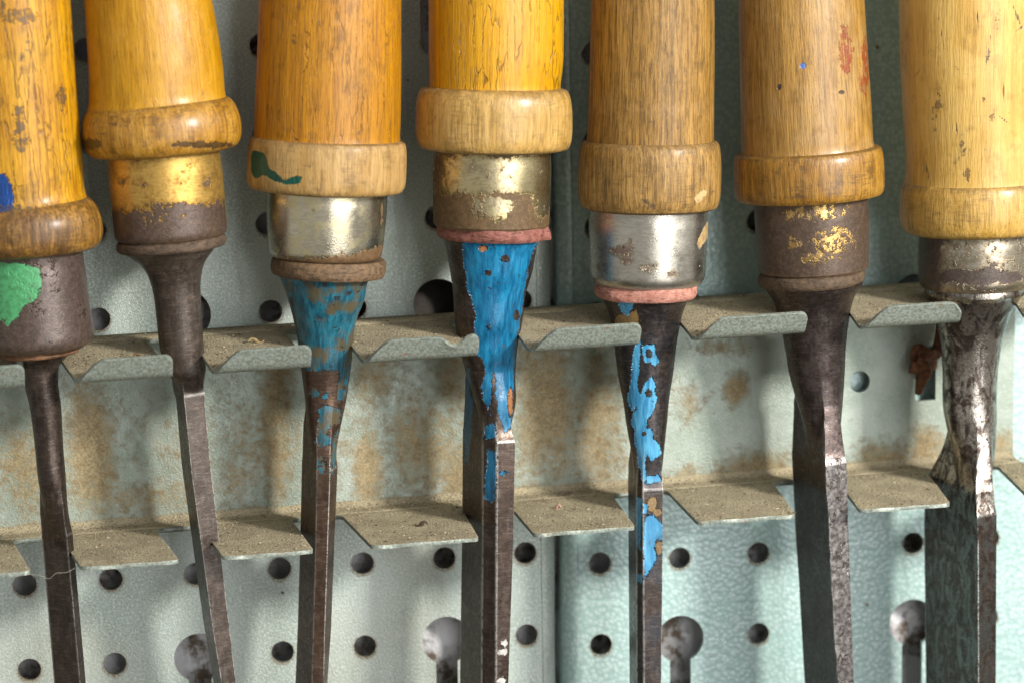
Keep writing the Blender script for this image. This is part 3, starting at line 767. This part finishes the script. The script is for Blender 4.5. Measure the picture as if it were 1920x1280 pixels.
        ed = np.clip(1-gap/4.0, 0, 1)*np.clip(sm*1.6-.6, 0, 1); ed = np.maximum(ed, .5*max(0, 1-abs(py-y1m)/3)*(np.abs(inv.argmax(0)-nv+2) < .5))
        edge.append(ed)
        j0 = inv.argmax(0); ef.append(((j0 == nv-2) & (sm > .95)).astype(float))
        rows.append((py, 0, None)); rows[-1] = (py, sec[0], (lambda _t, rr=rr: rr), max(0, 1-(py-ry[0])/12)*.6, sec[1])
    # place each section with its own depth
    def cen2(px, py, dep):
        c_, s_ = cen(px, py); return c_, s_, dep
    n = len(th); V = []
    for row in rows:
        c_, s_ = cen(row[1], row[0]); r_ = row[2](th)
        V.append(np.stack([c_[0]+np.cos(th)*r_*s_, c_[1]-row[4]*s_-np.sin(th)*r_*s_, np.full(n, c_[2])], 1))
    m = len(V); V = np.concatenate(V); idx = np.arange(n); nxt = (idx+1) % n; faces = []
    for i in range(m-1): faces += np.stack([i*n+idx, (i+1)*n+idx, (i+1)*n+nxt, i*n+nxt], 1).tolist()
    faces.append(list(range(n))); faces.append(list(range((m-1)*n, m*n))[::-1])
    me = bpy.data.meshes.new("blade"); me.from_pydata(V.tolist(), [], faces); me.update()
    W = V@fr.T+base; nx, ny = proj(W); mid = np.repeat(np.array([V[i*n:(i+1)*n,1].mean() for i in range(m)]), n)
    facing = np.concatenate([np.sin(th) > -.75]*m) & True
    A = {"py": np.repeat(pys, n), "edge": np.concatenate(edge), "edgeface": np.concatenate(ef), "groove": np.repeat([r_[3] for r_ in rows], n)}
    for an, polys in pa.get("blade", ()):
        d = np.full(len(V), -60.0)
        for sg, P in polys:
            q = sdf(P, nx, ny); d = np.maximum(d, q) if sg > 0 else np.minimum(d, -q)
        A[an] = np.clip(np.where(facing, d, -60), -60, 60)
    for an, val in A.items():
        at = me.attributes.new(an, "FLOAT", "POINT"); at.data.foreach_set("value", np.asarray(val, np.float32))
    smooth(me, 30); link("blade", me, mats["blade"], T)
    return T

def seg(x0, y0, x1, y1, w=1.6):
    L = math.hypot(x1-x0, y1-y0); nx, ny = -(y1-y0)/L*w, (x1-x0)/L*w
    return [(x0,y0),((x0+x1)/2+nx,(y0+y1)/2+ny),(x1,y1),((x0+x1)/2-nx,(y0+y1)/2-ny)]
def ell(cx, cy, rx, ry, n=14): return [(cx+rx*math.cos(6.2832*k/n), cy+ry*math.sin(6.2832*k/n)) for k in range(n)]
BLUE0, BLUE1 = (.003,.08,.175), (.006,.16,.30)
SKY0, SKY1 = (.03,.20,.38), (.08,.32,.50)
AMBER = (.66,.33,.03)

# 1 ---- leftmost
chisel("chisel with blue daub on its stained yellow handle and green paint on its ferrule", (20,0), (158,1600),
  handle=[(-420,-110,104),(-200,-108,118),(0,-100,131),(100,-96,137),(200,-90,144),(300,-82,152),(384,-74,158)],
  collar=(374,474,52,139,104,102,2.6), ferrule=(470,650,64,98,107,24), washer=(648,664,72,74,3),
  blade=dict(round=[(655,80,0,72),(666,84,0,46),(690,77,0,33),(720,78,0,31),(760,85,0,29),(860,94,0,26),(900,98,2,27),(1000,106,4,29)], morph=(868,1000),
             chain=[(860,((70,-12),(112,16),(122,-4))),(960,((74,-14),(122,18),(133,-4))),(1280,((101,-14),(151,18),(161,-6))),(1600,((130,-14),(178,18),(186,-6)))], kb=[(800,.5),(870,.8),(960,1)]),
  mats=dict(handle=mat_wood("stained_yellow_wood", (.44,.19,.014), (.62,.32,.03), 1, crack=.65, dirt=.5, patches=[("blue",(.006,.055,.24),6),("stain",(.10,.065,.035),16,.85)], speck=.6, tone=(.56,.31,.06)),
            collar=mat_wood("grimy_brown_wood", (.16,.075,.02), (.40,.22,.06), 2, lathe=0.5, dirt=.8, fine=.7, tone=(.12,.06,.025)),
            ferrule=mat_ferrule("brown_patina_ferrule", (.085,.058,.046), 1, rust_noise=.46, patina=(.058,.040,.033), prough=.36, metalness=.4, extra=[("green",(.07,.34,.13),7)]),
            washer=mat_leather("brown_leather", (.11,.05,.024), (.2,.1,.045), 1),
            blade=mat_steel("dark_brown_steel", (.048,.036,.030), (.075,.056,.046), (.12,.095,.08), 1, rust=.35)),
  patches=[("handle","blue",[(1,[(-20,325),(10,325),(22,345),(26,375),(22,398),(-20,402)])]),
           ("handle","stain",[(1,ell(40,30,32,14)),(1,ell(118,185,8,20)),(1,ell(42,270,14,14)),(1,ell(35,225,10,26)),(1,ell(30,398,70,8)),(1,ell(-10,25,20,30))]),
           ("ferrule","green",[(1,[(-60,492),(40,494),(74,504),(78,530),(72,560),(45,572),(38,590),(16,612),(5,600),(-40,600)])])], seed=1)
# 2
chisel("amber handled chisel with gold band above brown ferrule, leaning like a slash", (283,0), (436,1600),
  handle=[(-420,130,350),(-200,146,372),(0,160,395),(50,163,404),(100,166,412),(150,168,418),(204,168,421)],
  collar=(190,288,303,148,122,115,2.5), ferrule=(284,446,314,106,105,13), washer=(446,466,321,102,2.5),
  blade=dict(round=[(462,318,0,92),(476,321,0,78),(492,325,0,62),(512,328,0,51),(550,332,0,44),(600,336,0,42),(650,341,0,41),(690,349,0,37),(720,357,3,33),(740,366,4,31)], morph=(690,738),
             chain=[(700,((314,-62),(340,24),(384,8))),(760,((330,-62),(347,24),(385,8))),(880,((340,-62),(359,24),(396,8))),(1180,((381,-62),(400,24),(431,8))),(1280,((398,-62),(417,24),(443,8))),(1600,((438,-62),(456,24),(480,8)))], kb=[(640,.5),(690,.78),(730,1)]),
  mats=dict(handle=mat_wood("amber_varnished_wood", (.41,.195,.028), (.57,.31,.055), 3, crack=.1, dirt=.25, coat=.5, rough=.34, fine=.2, tone=(.55,.29,.055)),
            collar=mat_wood("worn_amber_wood", (.33,.155,.028), (.50,.28,.07), 4, lathe=0.5, dirt=.6, fine=.5, coat=.6, patches=[("grime",(.10,.055,.02),8)]),
            ferrule=mat_ferrule("gold_banded_ferrule", (.55,.34,.085), 4, rust_attr="band", rk=.014, rust_noise=.72, rough=.38, patina=(.06,.038,.028), metalness=.7),
            washer=mat_leather("dark_leather", (.055,.034,.02), (.10,.062,.036), 2),
            blade=mat_steel("brown_steel", (.045,.033,.026), (.072,.055,.044), (.115,.093,.077), 2, rust=.3, edge=.95, rough=.38, metal=.45)),
  patches=[("collar","grime",[(1,ell(380,272,60,6)),(1,ell(170,270,20,10))]),
           ("ferrule","band",[(1,[(150,386),(210,388),(260,384),(330,376),(360,374),(440,368),(480,600),(150,600)]),(1,ell(232,338,8,10)),(1,ell(268,342,9,12)),(1,ell(385,345,10,16)),(1,ell(250,302,12,5))])], seed=2)
# 3
chisel("orange handled chisel with dark green chip on its collar and teal blue tapered neck", (620,0), (573,1600),
  handle=[(-420,515,738),(-200,498,750),(0,487,752),(100,483,752),(200,478,751),(278,476,749)],
  collar=(260,360,613,149,138,120,3.8), ferrule=(352,484,612,114,105,14), washer=(484,516,616,108,2.5),
  blade=dict(round=[(512,609,0,92),(524,608,0,83),(560,611,0,72),(600,609,0,59),(640,610,0,52),(680,611,0,48),(740,611,2,40),(800,608,12,35),(870,604,20,30)], morph=(730,872),
             chain=[(740,((568,-32),(592,44),(630,46),(648,-2))),(800,((567,-32),(590,44),(626,46),(641,-2))),(860,((566,-32),(594,44),(620,46),(634,-2))),(1000,((563,-32),(592,44),(615,46),(628,-2))),(1180,((558,-32),(587,44),(609,46),(621,-2))),(1280,((554,-32),(584,44),(607,46),(614,0))),(1600,((544,-32),(574,44),(596,46),(603,0)))], kb=[(680,.5),(720,.78),(800,1)]),
  mats=dict(handle=mat_wood("orange_varnished_wood", (.37,.15,.014), (.50,.23,.024), 5, crack=.55, dirt=.5, fine=.36, tone=(.42,.20,.04), speck=.15),
            collar=mat_wood("bare_pale_wood", (.38,.23,.085), (.52,.34,.15), 6, lathe=0.3, dirt=.55, fine=.3, coat=.2, rough=.5, patches=[("green",(.008,.075,.05),4)], speck=.5),
            ferrule=mat_ferrule("bright_nickel_ferrule", (.56,.51,.39), 3, rust_attr="rim", rust_noise=.90, rough=.23, streak=(.60,.52,.30), patina=(.13,.075,.035)),
            washer=mat_leather("tan_leather", (.085,.05,.024), (.17,.10,.048), 3),
            blade=mat_steel("rusty_brown_steel", (.075,.046,.033), (.115,.072,.05), (.16,.115,.09), 3, rust=.6, edge=.8, patches=[("blue",(.006,.056,.085),(.014,.13,.18),6,.70,(.085,.058,.02))])),
  patches=[("collar","green",[(1,[(472,282),(492,286),(500,300),(505,318),(520,326),(532,340),(550,330),(566,332),(563,345),(540,346),(515,340),(495,328),(478,336),(470,325)])]),
           ("ferrule","rim",[(1,[(400,462),(560,478),(650,470),(700,455),(740,440),(740,520),(400,520)]),(1,ell(716,400,10,30)),(1,ell(588,395,6,8)),(1,ell(690,478,20,10)),(1,ell(640,474,14,10))]),
           ("blade","blue",[(1,[(500,500),(720,500),(680,640),(664,690),(655,692),(646,694),(600,694),(560,692)]),(1,[(640,680),(662,680),(658,705),(645,745),(635,752),(632,725)]),(1,[(600,768),(612,758),(632,765),(642,772),(636,792),(618,800),(612,812),(622,832),(600,838),(592,828),(596,800)]),(1,ell(588,735,10,7)),(1,[(622,830),(634,800),(632,850),(624,890),(618,880)]),(1,ell(604,870,7,18)),(1,ell(610,742,6,6))])], seed=3)
# 4
chisel("golden yellow chisel with bright blue peeling paint and torn red washer", (930,0), (905,1600),
  handle=[(-420,830,1025),(-200,808,1048),(0,803,1058),(100,803,1057),(182,805,1048)],
  collar=(164,282,926,148,128,124,3.2), ferrule=(276,424,922,112,109,6), washer=(416,446,922,104,4.5),
  blade=dict(round=[(444,921,0,92),(460,921,0,86),(500,921,0,79),(560,917,0,67),(600,916,0,64),(640,915,0,57),(690,919,0,48),(740,928,14,40),(816,940,26,36)], morph=(735,816),
             chain=[(700,((868,-62),(905,44),(930,64),(965,52))),(850,((867,-62),(905,44),(932,64),(966,52))),(1000,((866,-62),(905,44),(931,64),(963,52))),(1280,((862,-62),(903,44),(930,64),(953,52))),(1600,((858,-62),(899,44),(926,64),(948,52)))], kb=[(630,.5),(670,.78),(720,1)]),
  mats=dict(handle=mat_wood("golden_yellow_varnish", (.55,.26,.010), (.68,.35,.016), 7, crack=.75, dirt=.15, coat=.7, rough=.33, fine=.25, speck=.1),
            collar=mat_wood("honey_wood", (.42,.255,.08), (.60,.39,.15), 8, lathe=0.28, dirt=.35, fine=.4, coat=.6, rough=.36),
            ferrule=mat_ferrule("rusted_brass_ferrule", (.55,.47,.27), 5, rust_attr="rust", rk=.016, rust_noise=.68, rough=.30, streak=(.50,.46,.36), patina=(.085,.05,.02), prough=.65),
            washer=mat_leather("torn_red_leather", (.16,.05,.034), (.26,.10,.075), 4),
            blade=mat_steel("brown_blade_steel", (.048,.034,.027), (.08,.058,.047), (.125,.10,.085), 4, rust=.35, edge=.9, patches=[("blue",BLUE0,BLUE1,5),("grime",(.34,.15,.06),(.24,.10,.04),3),("white",(.55,.53,.5),(.4,.38,.35),5)])),
  patches=[("ferrule","rust",[(1,[(780,352),(860,360),(940,362),(1060,352),(1060,470),(780,470)]),(-1,ell(925,388,40,20)),(-1,ell(1018,375,14,30)),(1,ell(920,290,120,8)),(1,ell(822,340,14,60))]),
           ("blade","blue",[(1,[(868,452),(866,480),(872,510),(875,540),(883,562),(892,588),(889,615),(894,640),(893,660),(904,675),(910,700),(903,725),(904,745),(913,762),(919,776),(922,740),(922,690),(930,700),(927,735),(938,780),(946,812),(958,802),(962,760),(964,700),(968,640),(976,600),(981,565),(986,530),(992,500),(1001,470),(1012,444),(960,444),(925,444),(890,444)]),
                           (-1,ell(906,466,9,6)),(-1,ell(948,485,9,6)),(-1,ell(915,512,5,6)),(-1,ell(926,720,4,26)),(-1,ell(957,752,6,28)),(-1,ell(968,590,4,10)),(-1,ell(917,612,4,6)),
                           (1,[(906,800),(926,792),(931,818),(912,823)]),(1,[(914,842),(932,847),(931,912),(925,942),(909,934),(911,880)]),(1,[(934,886),(946,882),(952,885),(940,892)]),(1,[(868,700),(880,690),(886,760),(878,870),(870,860)])]),
           ("blade","grime",[(1,ell(957,752,5,25)),(1,ell(906,466,8,5))]),
           ("blade","white",[(1,ell(943,1222,10,6)),(1,ell(940,1275,9,8)),(1,ell(946,1205,6,5))])], seed=4)
# 5
chisel("brown oak handled chisel with bright steel ferrule, pink washer and sky blue flakes", (1224,0), (1208,1600),
  handle=[(-420,1135,1318),(-200,1115,1335),(0,1107,1340),(100,1105,1340),(200,1102,1339),(292,1098,1339)],
  collar=(264,392,1218,135,124,118,3.0), ferrule=(384,534,1215,113,107,22), washer=(530,556,1211,98,3.2),
  blade=dict(round=[(552,1210,0,88),(564,1210,0,79),(600,1211,0,66),(650,1210,0,58),(700,1210,0,52),(750,1211,5,43),(800,1212,10,38),(908,1218,18,34)], morph=(780,908),
             chain=[(800,((1173,-55),(1191,30),(1203,46),(1246,38))),(900,((1177,-55),(1193,30),(1205,46),(1244,38))),(1280,((1180,-55),(1194,30),(1207,46),(1240,38))),(1600,((1180,-55),(1194,30),(1207,46),(1238,38)))], kb=[(750,.45),(800,.68),(880,1)]),
  mats=dict(handle=mat_wood("brown_oak", (.225,.122,.034), (.385,.222,.068), 9, crack=.12, dirt=.4, coat=.3, rough=.46, fine=.8, speck=.2, tone=(.285,.16,.048)),
            collar=mat_wood("worn_oak", (.25,.14,.043), (.41,.25,.09), 10, lathe=0.4, dirt=.45, fine=.75, coat=.25, rough=.48, patches=[("chip",(.55,.40,.20),4)]),
            ferrule=mat_ferrule("polished_steel_ferrule", (.53,.50,.43), 6, rust_attr="rust", rust_noise=.76, rough=.28, patina=(.12,.085,.065), extra=[("tan",(.42,.27,.10),3)]),
            washer=mat_leather("pink_leather", (.33,.13,.09), (.46,.22,.165), 5),
            blade=mat_steel("dark_slate_steel", (.052,.040,.035), (.052,.052,.058), (.115,.095,.085), 5, rust=.35, edge=.9, patches=[("tan",(.22,.14,.05),(.15,.09,.035),4),("blue",SKY0,SKY1,3.5)])),
  patches=[("collar","chip",[(1,[(1300,372),(1322,352),(1328,362),(1310,382)])]),
           ("ferrule","rust",[(1,ell(1165,470,26,12)),(1,ell(1180,455,8,14)),(1,ell(1215,502,22,12)),(1,ell(1262,515,18,7)),(1,ell(1118,500,8,7)),(1,ell(1232,450,4,4)),(1,ell(1175,488,14,9)),(1,ell(1310,500,6,14))]),
           ("ferrule","tan",[(1,[(1318,430),(1327,415),(1330,440),(1312,468),(1306,455)])]),
           ("blade","tan",[(1,[(1155,592),(1180,588),(1195,578),(1199,618),(1150,618)]),(1,ell(1222,945,10,14)),(1,ell(1233,960,8,8)),(1,ell(1236,1025,7,14))]),
           ("blade","blue",[(1,[(1158,562),(1182,556),(1190,568),(1178,592),(1164,584)]),
              (1,[(1192,640),(1201,640),(1202,662),(1198,690),(1197,720),(1200,745),(1206,722),(1214,716),(1222,703),(1228,720),(1231,750),(1228,766),(1214,786),(1213,800),(1223,806),(1226,822),(1238,836),(1241,850),(1222,863),(1214,852),(1210,866),(1203,882),(1197,876),(1195,850),(1190,830),(1190,806),(1183,790),(1187,772),(1175,750),(1182,720),(1185,680)]),
              (1,[(1204,646),(1228,646),(1231,665),(1237,677),(1228,688),(1221,680),(1210,679),(1205,668)]),(-1,ell(1217,662,6,9)),(-1,ell(1216,735,6,7)),(-1,ell(1208,812,4,4)),
              (1,[(1199,865),(1211,868),(1213,900),(1206,908)]),(1,[(1212,893),(1234,888),(1241,902),(1213,906)]),(1,[(1206,944),(1215,945),(1213,962),(1206,961)]),
              (1,[(1212,964),(1226,966),(1241,980),(1244,1000),(1240,1014),(1230,1012),(1227,1026),(1233,1045),(1220,1066),(1209,1087),(1207,1050),(1207,985)]),
              (1,[(1193,930),(1204,934),(1201,1030),(1193,1020)]),(1,[(1195,1074),(1204,1078),(1203,1093),(1195,1090)])])], seed=5)
# 6
chisel("light brown chisel with red streaks and blue dot on handle, gold flecked rusty ferrule", (1502,0), (1580,1600),
  handle=[(-420,1400,1585),(-200,1388,1608),(0,1385,1619),(100,1386,1625),(200,1388,1632),(296,1391,1637)],
  collar=(280,372,1516,141,128,121,3.8), ferrule=(368,508,1523,107,103,8), washer=(508,532,1522,100,2.0),
  blade=dict(round=[(526,1523,0,96),(542,1526,0,88),(560,1526,0,76),(600,1527,0,65),(650,1529,0,57),(700,1532,0,52),(750,1537,3,49),(800,1543,12,46),(856,1552,24,42)], morph=(690,856),
             chain=[(800,((1483,-65),(1546,75),(1587,57))),(860,((1484,-65),(1548,75),(1588,57))),(1000,((1490,-65),(1556,75),(1592,57))),(1100,((1497,-65),(1561,75),(1596,57))),(1280,((1507,-65),(1573,75),(1602,57))),(1600,((1525,-65),(1591,75),(1620,57)))], kb=[(690,.60),(720,.80),(760,.97),(800,1)], jit=.8),
  mats=dict(handle=mat_wood("light_brown_wood", (.28,.15,.040), (.45,.265,.088), 11, dirt=.35, coat=.8, rough=.33, fine=.5, patches=[("red",(.26,.05,.025),13,.85),("blue",(.10,.17,.42),0.5),("dark",(.05,.03,.02),2)], tone=(.38,.24,.10)),
            collar=mat_wood("brown_worn_wood", (.27,.13,.028), (.42,.235,.06), 12, lathe=0.6, dirt=.7, fine=.6, coat=.7, rough=.35),
            ferrule=mat_ferrule("gilt_rusty_ferrule", (.74,.52,.22), 7, rust_attr="rust", rk=.014, rust_noise=.54, rough=.32, patina=(.062,.04,.027), prough=.42),
            washer=mat_leather("cracked_brown_leather", (.055,.034,.018), (.10,.062,.033), 6),
            blade=mat_steel("dark_violet_steel", (.048,.036,.033), (.068,.052,.048), (.12,.10,.092), 6, rust=.3, edge=.9, rough=.34, pits=1)),
  patches=[("handle","red",[(1,[(1572,80),(1585,40),(1592,60),(1592,130),(1588,140),(1576,120)]),(1,[(1618,90),(1626,60),(1630,150),(1622,180),(1612,170)]),(1,ell(1592,95,6,20))]),
           ("handle","blue",[(1,ell(1506,124,6,6))]),("handle","dark",[(1,ell(1578,174,6,3)),(1,ell(1461,164,4,6))]),
           ("ferrule","rust",[(1,[(1380,350),(1680,350),(1680,560),(1380,560)]),(-1,ell(1560,392,38,22)),(-1,ell(1500,402,34,14)),(-1,ell(1565,452,44,26)),(-1,ell(1490,455,16,14)),(-1,ell(1535,484,40,10))])], seed=6)
# 7
chisel("pale yellow scratched chisel with crackled shiny neck and wide dark blade", (1815,0), (1806,1600),
  handle=[(-420,1720,1905),(-200,1700,1930),(0,1687,1944),(100,1689,1948),(200,1694,1950),(300,1700,1952),(362,1697,1954)],
  collar=(340,436,1826,138,128,119,2.3), ferrule=(432,540,1828,106,103,20), washer=None,
  blade=dict(round=[(534,1828,0,92),(548,1828,0,94),(556,1828,0,86),(566,1827,0,80),(600,1823,0,66),(650,1821,0,56),(700,1819,0,51),(750,1818,0,50),(800,1821,6,48),(850,1828,16,45),(946,1842,36,40)], morph=(765,946),
             chain=[(800,((1740,-78),(1830,95),(1870,75))),(900,((1735,-78),(1832,95),(1870,75))),(1000,((1732,-78),(1834,95),(1869,75))),(1280,((1735,-78),(1835,95),(1868,75))),(1600,((1735,-78),(1835,95),(1868,75)))], kb=[(735,.42),(800,.60),(850,.76),(880,.89),(905,1)], jit=0),
  mats=dict(handle=mat_wood("pale_yellow_wood", (.50,.30,.085), (.66,.44,.15), 13, dirt=.35, coat=.55, rough=.38, fine=.15, scratch=.9, speck=.35, patches=[("dark",(.11,.07,.035),8,.75),("scratch",(.12,.085,.05),1.2)], tone=(.62,.42,.15)),
            collar=mat_wood("pale_worn_wood", (.46,.275,.075), (.60,.385,.13), 14, lathe=0.3, dirt=.5, fine=.45, coat=.6, rough=.36),
            ferrule=mat_ferrule("speckled_rusty_ferrule", (.50,.45,.36), 9, rust_attr="rust", rust_noise=.50, rough=.38, patina=(.055,.041,.034), prough=.42),
            washer=None,
            blade=mat_steel("crackled_steel", (.06,.042,.033), (.05,.04,.034), (.13,.105,.09), 7, rust=.45, edge=.9, rough=.26, crackle=1)),
  patches=[("handle","dark",[(1,ell(1760,195,5,18)),(1,ell(1843,190,4,6)),(1,ell(1861,223,4,6)),(1,ell(1812,325,6,10)),(1,ell(1850,90,2,26)),(1,ell(1752,215,4,14)),(1,ell(1870,40,2,20))]),("handle","scratch",[(1,seg(1850,125,1858,60)),(1,seg(1846,124,1858,96)),(1,seg(1710,150,1728,128)),(1,seg(1895,0,1918,60,2.2)),(1,seg(1902,62,1925,44)),(1,seg(1760,40,1772,100)),(1,seg(1790,220,1796,262)),(1,seg(1868,214,1896,236)),(1,seg(1735,300,1742,345)),(1,seg(1808,320,1820,356)),(1,seg(1880,150,1884,200)),(1,seg(1830,10,1834,50))]),
           ("ferrule","rust",[(1,[(1690,430),(1760,430),(1760,560),(1690,560)]),(1,ell(1830,520,90,12))])], seed=7)

# ------------------------------------------------------------------ twisted rusty tie in the slot of the rack, a loose fibre
rust = simple("rusty_wire", (.20,.075,.03), .75, .4, .8)
wp = lambda px, py, y: unproj(px, py, y)
t = thing("wire_tie", "twisted rusty brown wire tie knotted through the rack slot", "wire tie", None, Matrix.Identity(4))
b1 = tube([wp(1768,600,-.008),wp(1764,635,-.0085),wp(1755,662,-.0095),wp(1738,664,-.0105),wp(1722,655,-.009),wp(1718,672,-.0075),wp(1728,690,-.007),wp(1738,700,-.006)], (.0016,.0007), 10)
link("loop", bm_mesh("loop", b1), rust, t)
b2 = tube([wp(1745,690,-.006),wp(1744,672,-.0095),wp(1730,676,-.011),wp(1736,698,-.0105),wp(1728,715,-.0085),wp(1721,738,-.0075)], lambda u: (.0016*(1-.5*u**4), .0007), 10)
link("tail", bm_mesh("tail", b2), rust, t)
b3 = tube([wp(1735,700,-.0095),wp(1722,690,-.0098),wp(1708,688,-.0105)], (.0017,.0006), 10)
link("stub", bm_mesh("stub", b3), rust, t)
fib = simple("pale_fibre", (.55,.52,.42), .8)
hx = tube([wp(-5,1076,-.041),wp(25,1082,-.042),wp(48,1076,-.043),wp(75,1078,-.043),wp(92,1084,-.043),wp(105,1074,-.043),wp(125,1072,-.042),wp(140,1064,-.041)], .00003, 5)
tag(link("fibre", bm_mesh("fibre", hx), fib), "thin pale fibre strung from a lower prong past the leftmost blade", "fibre")
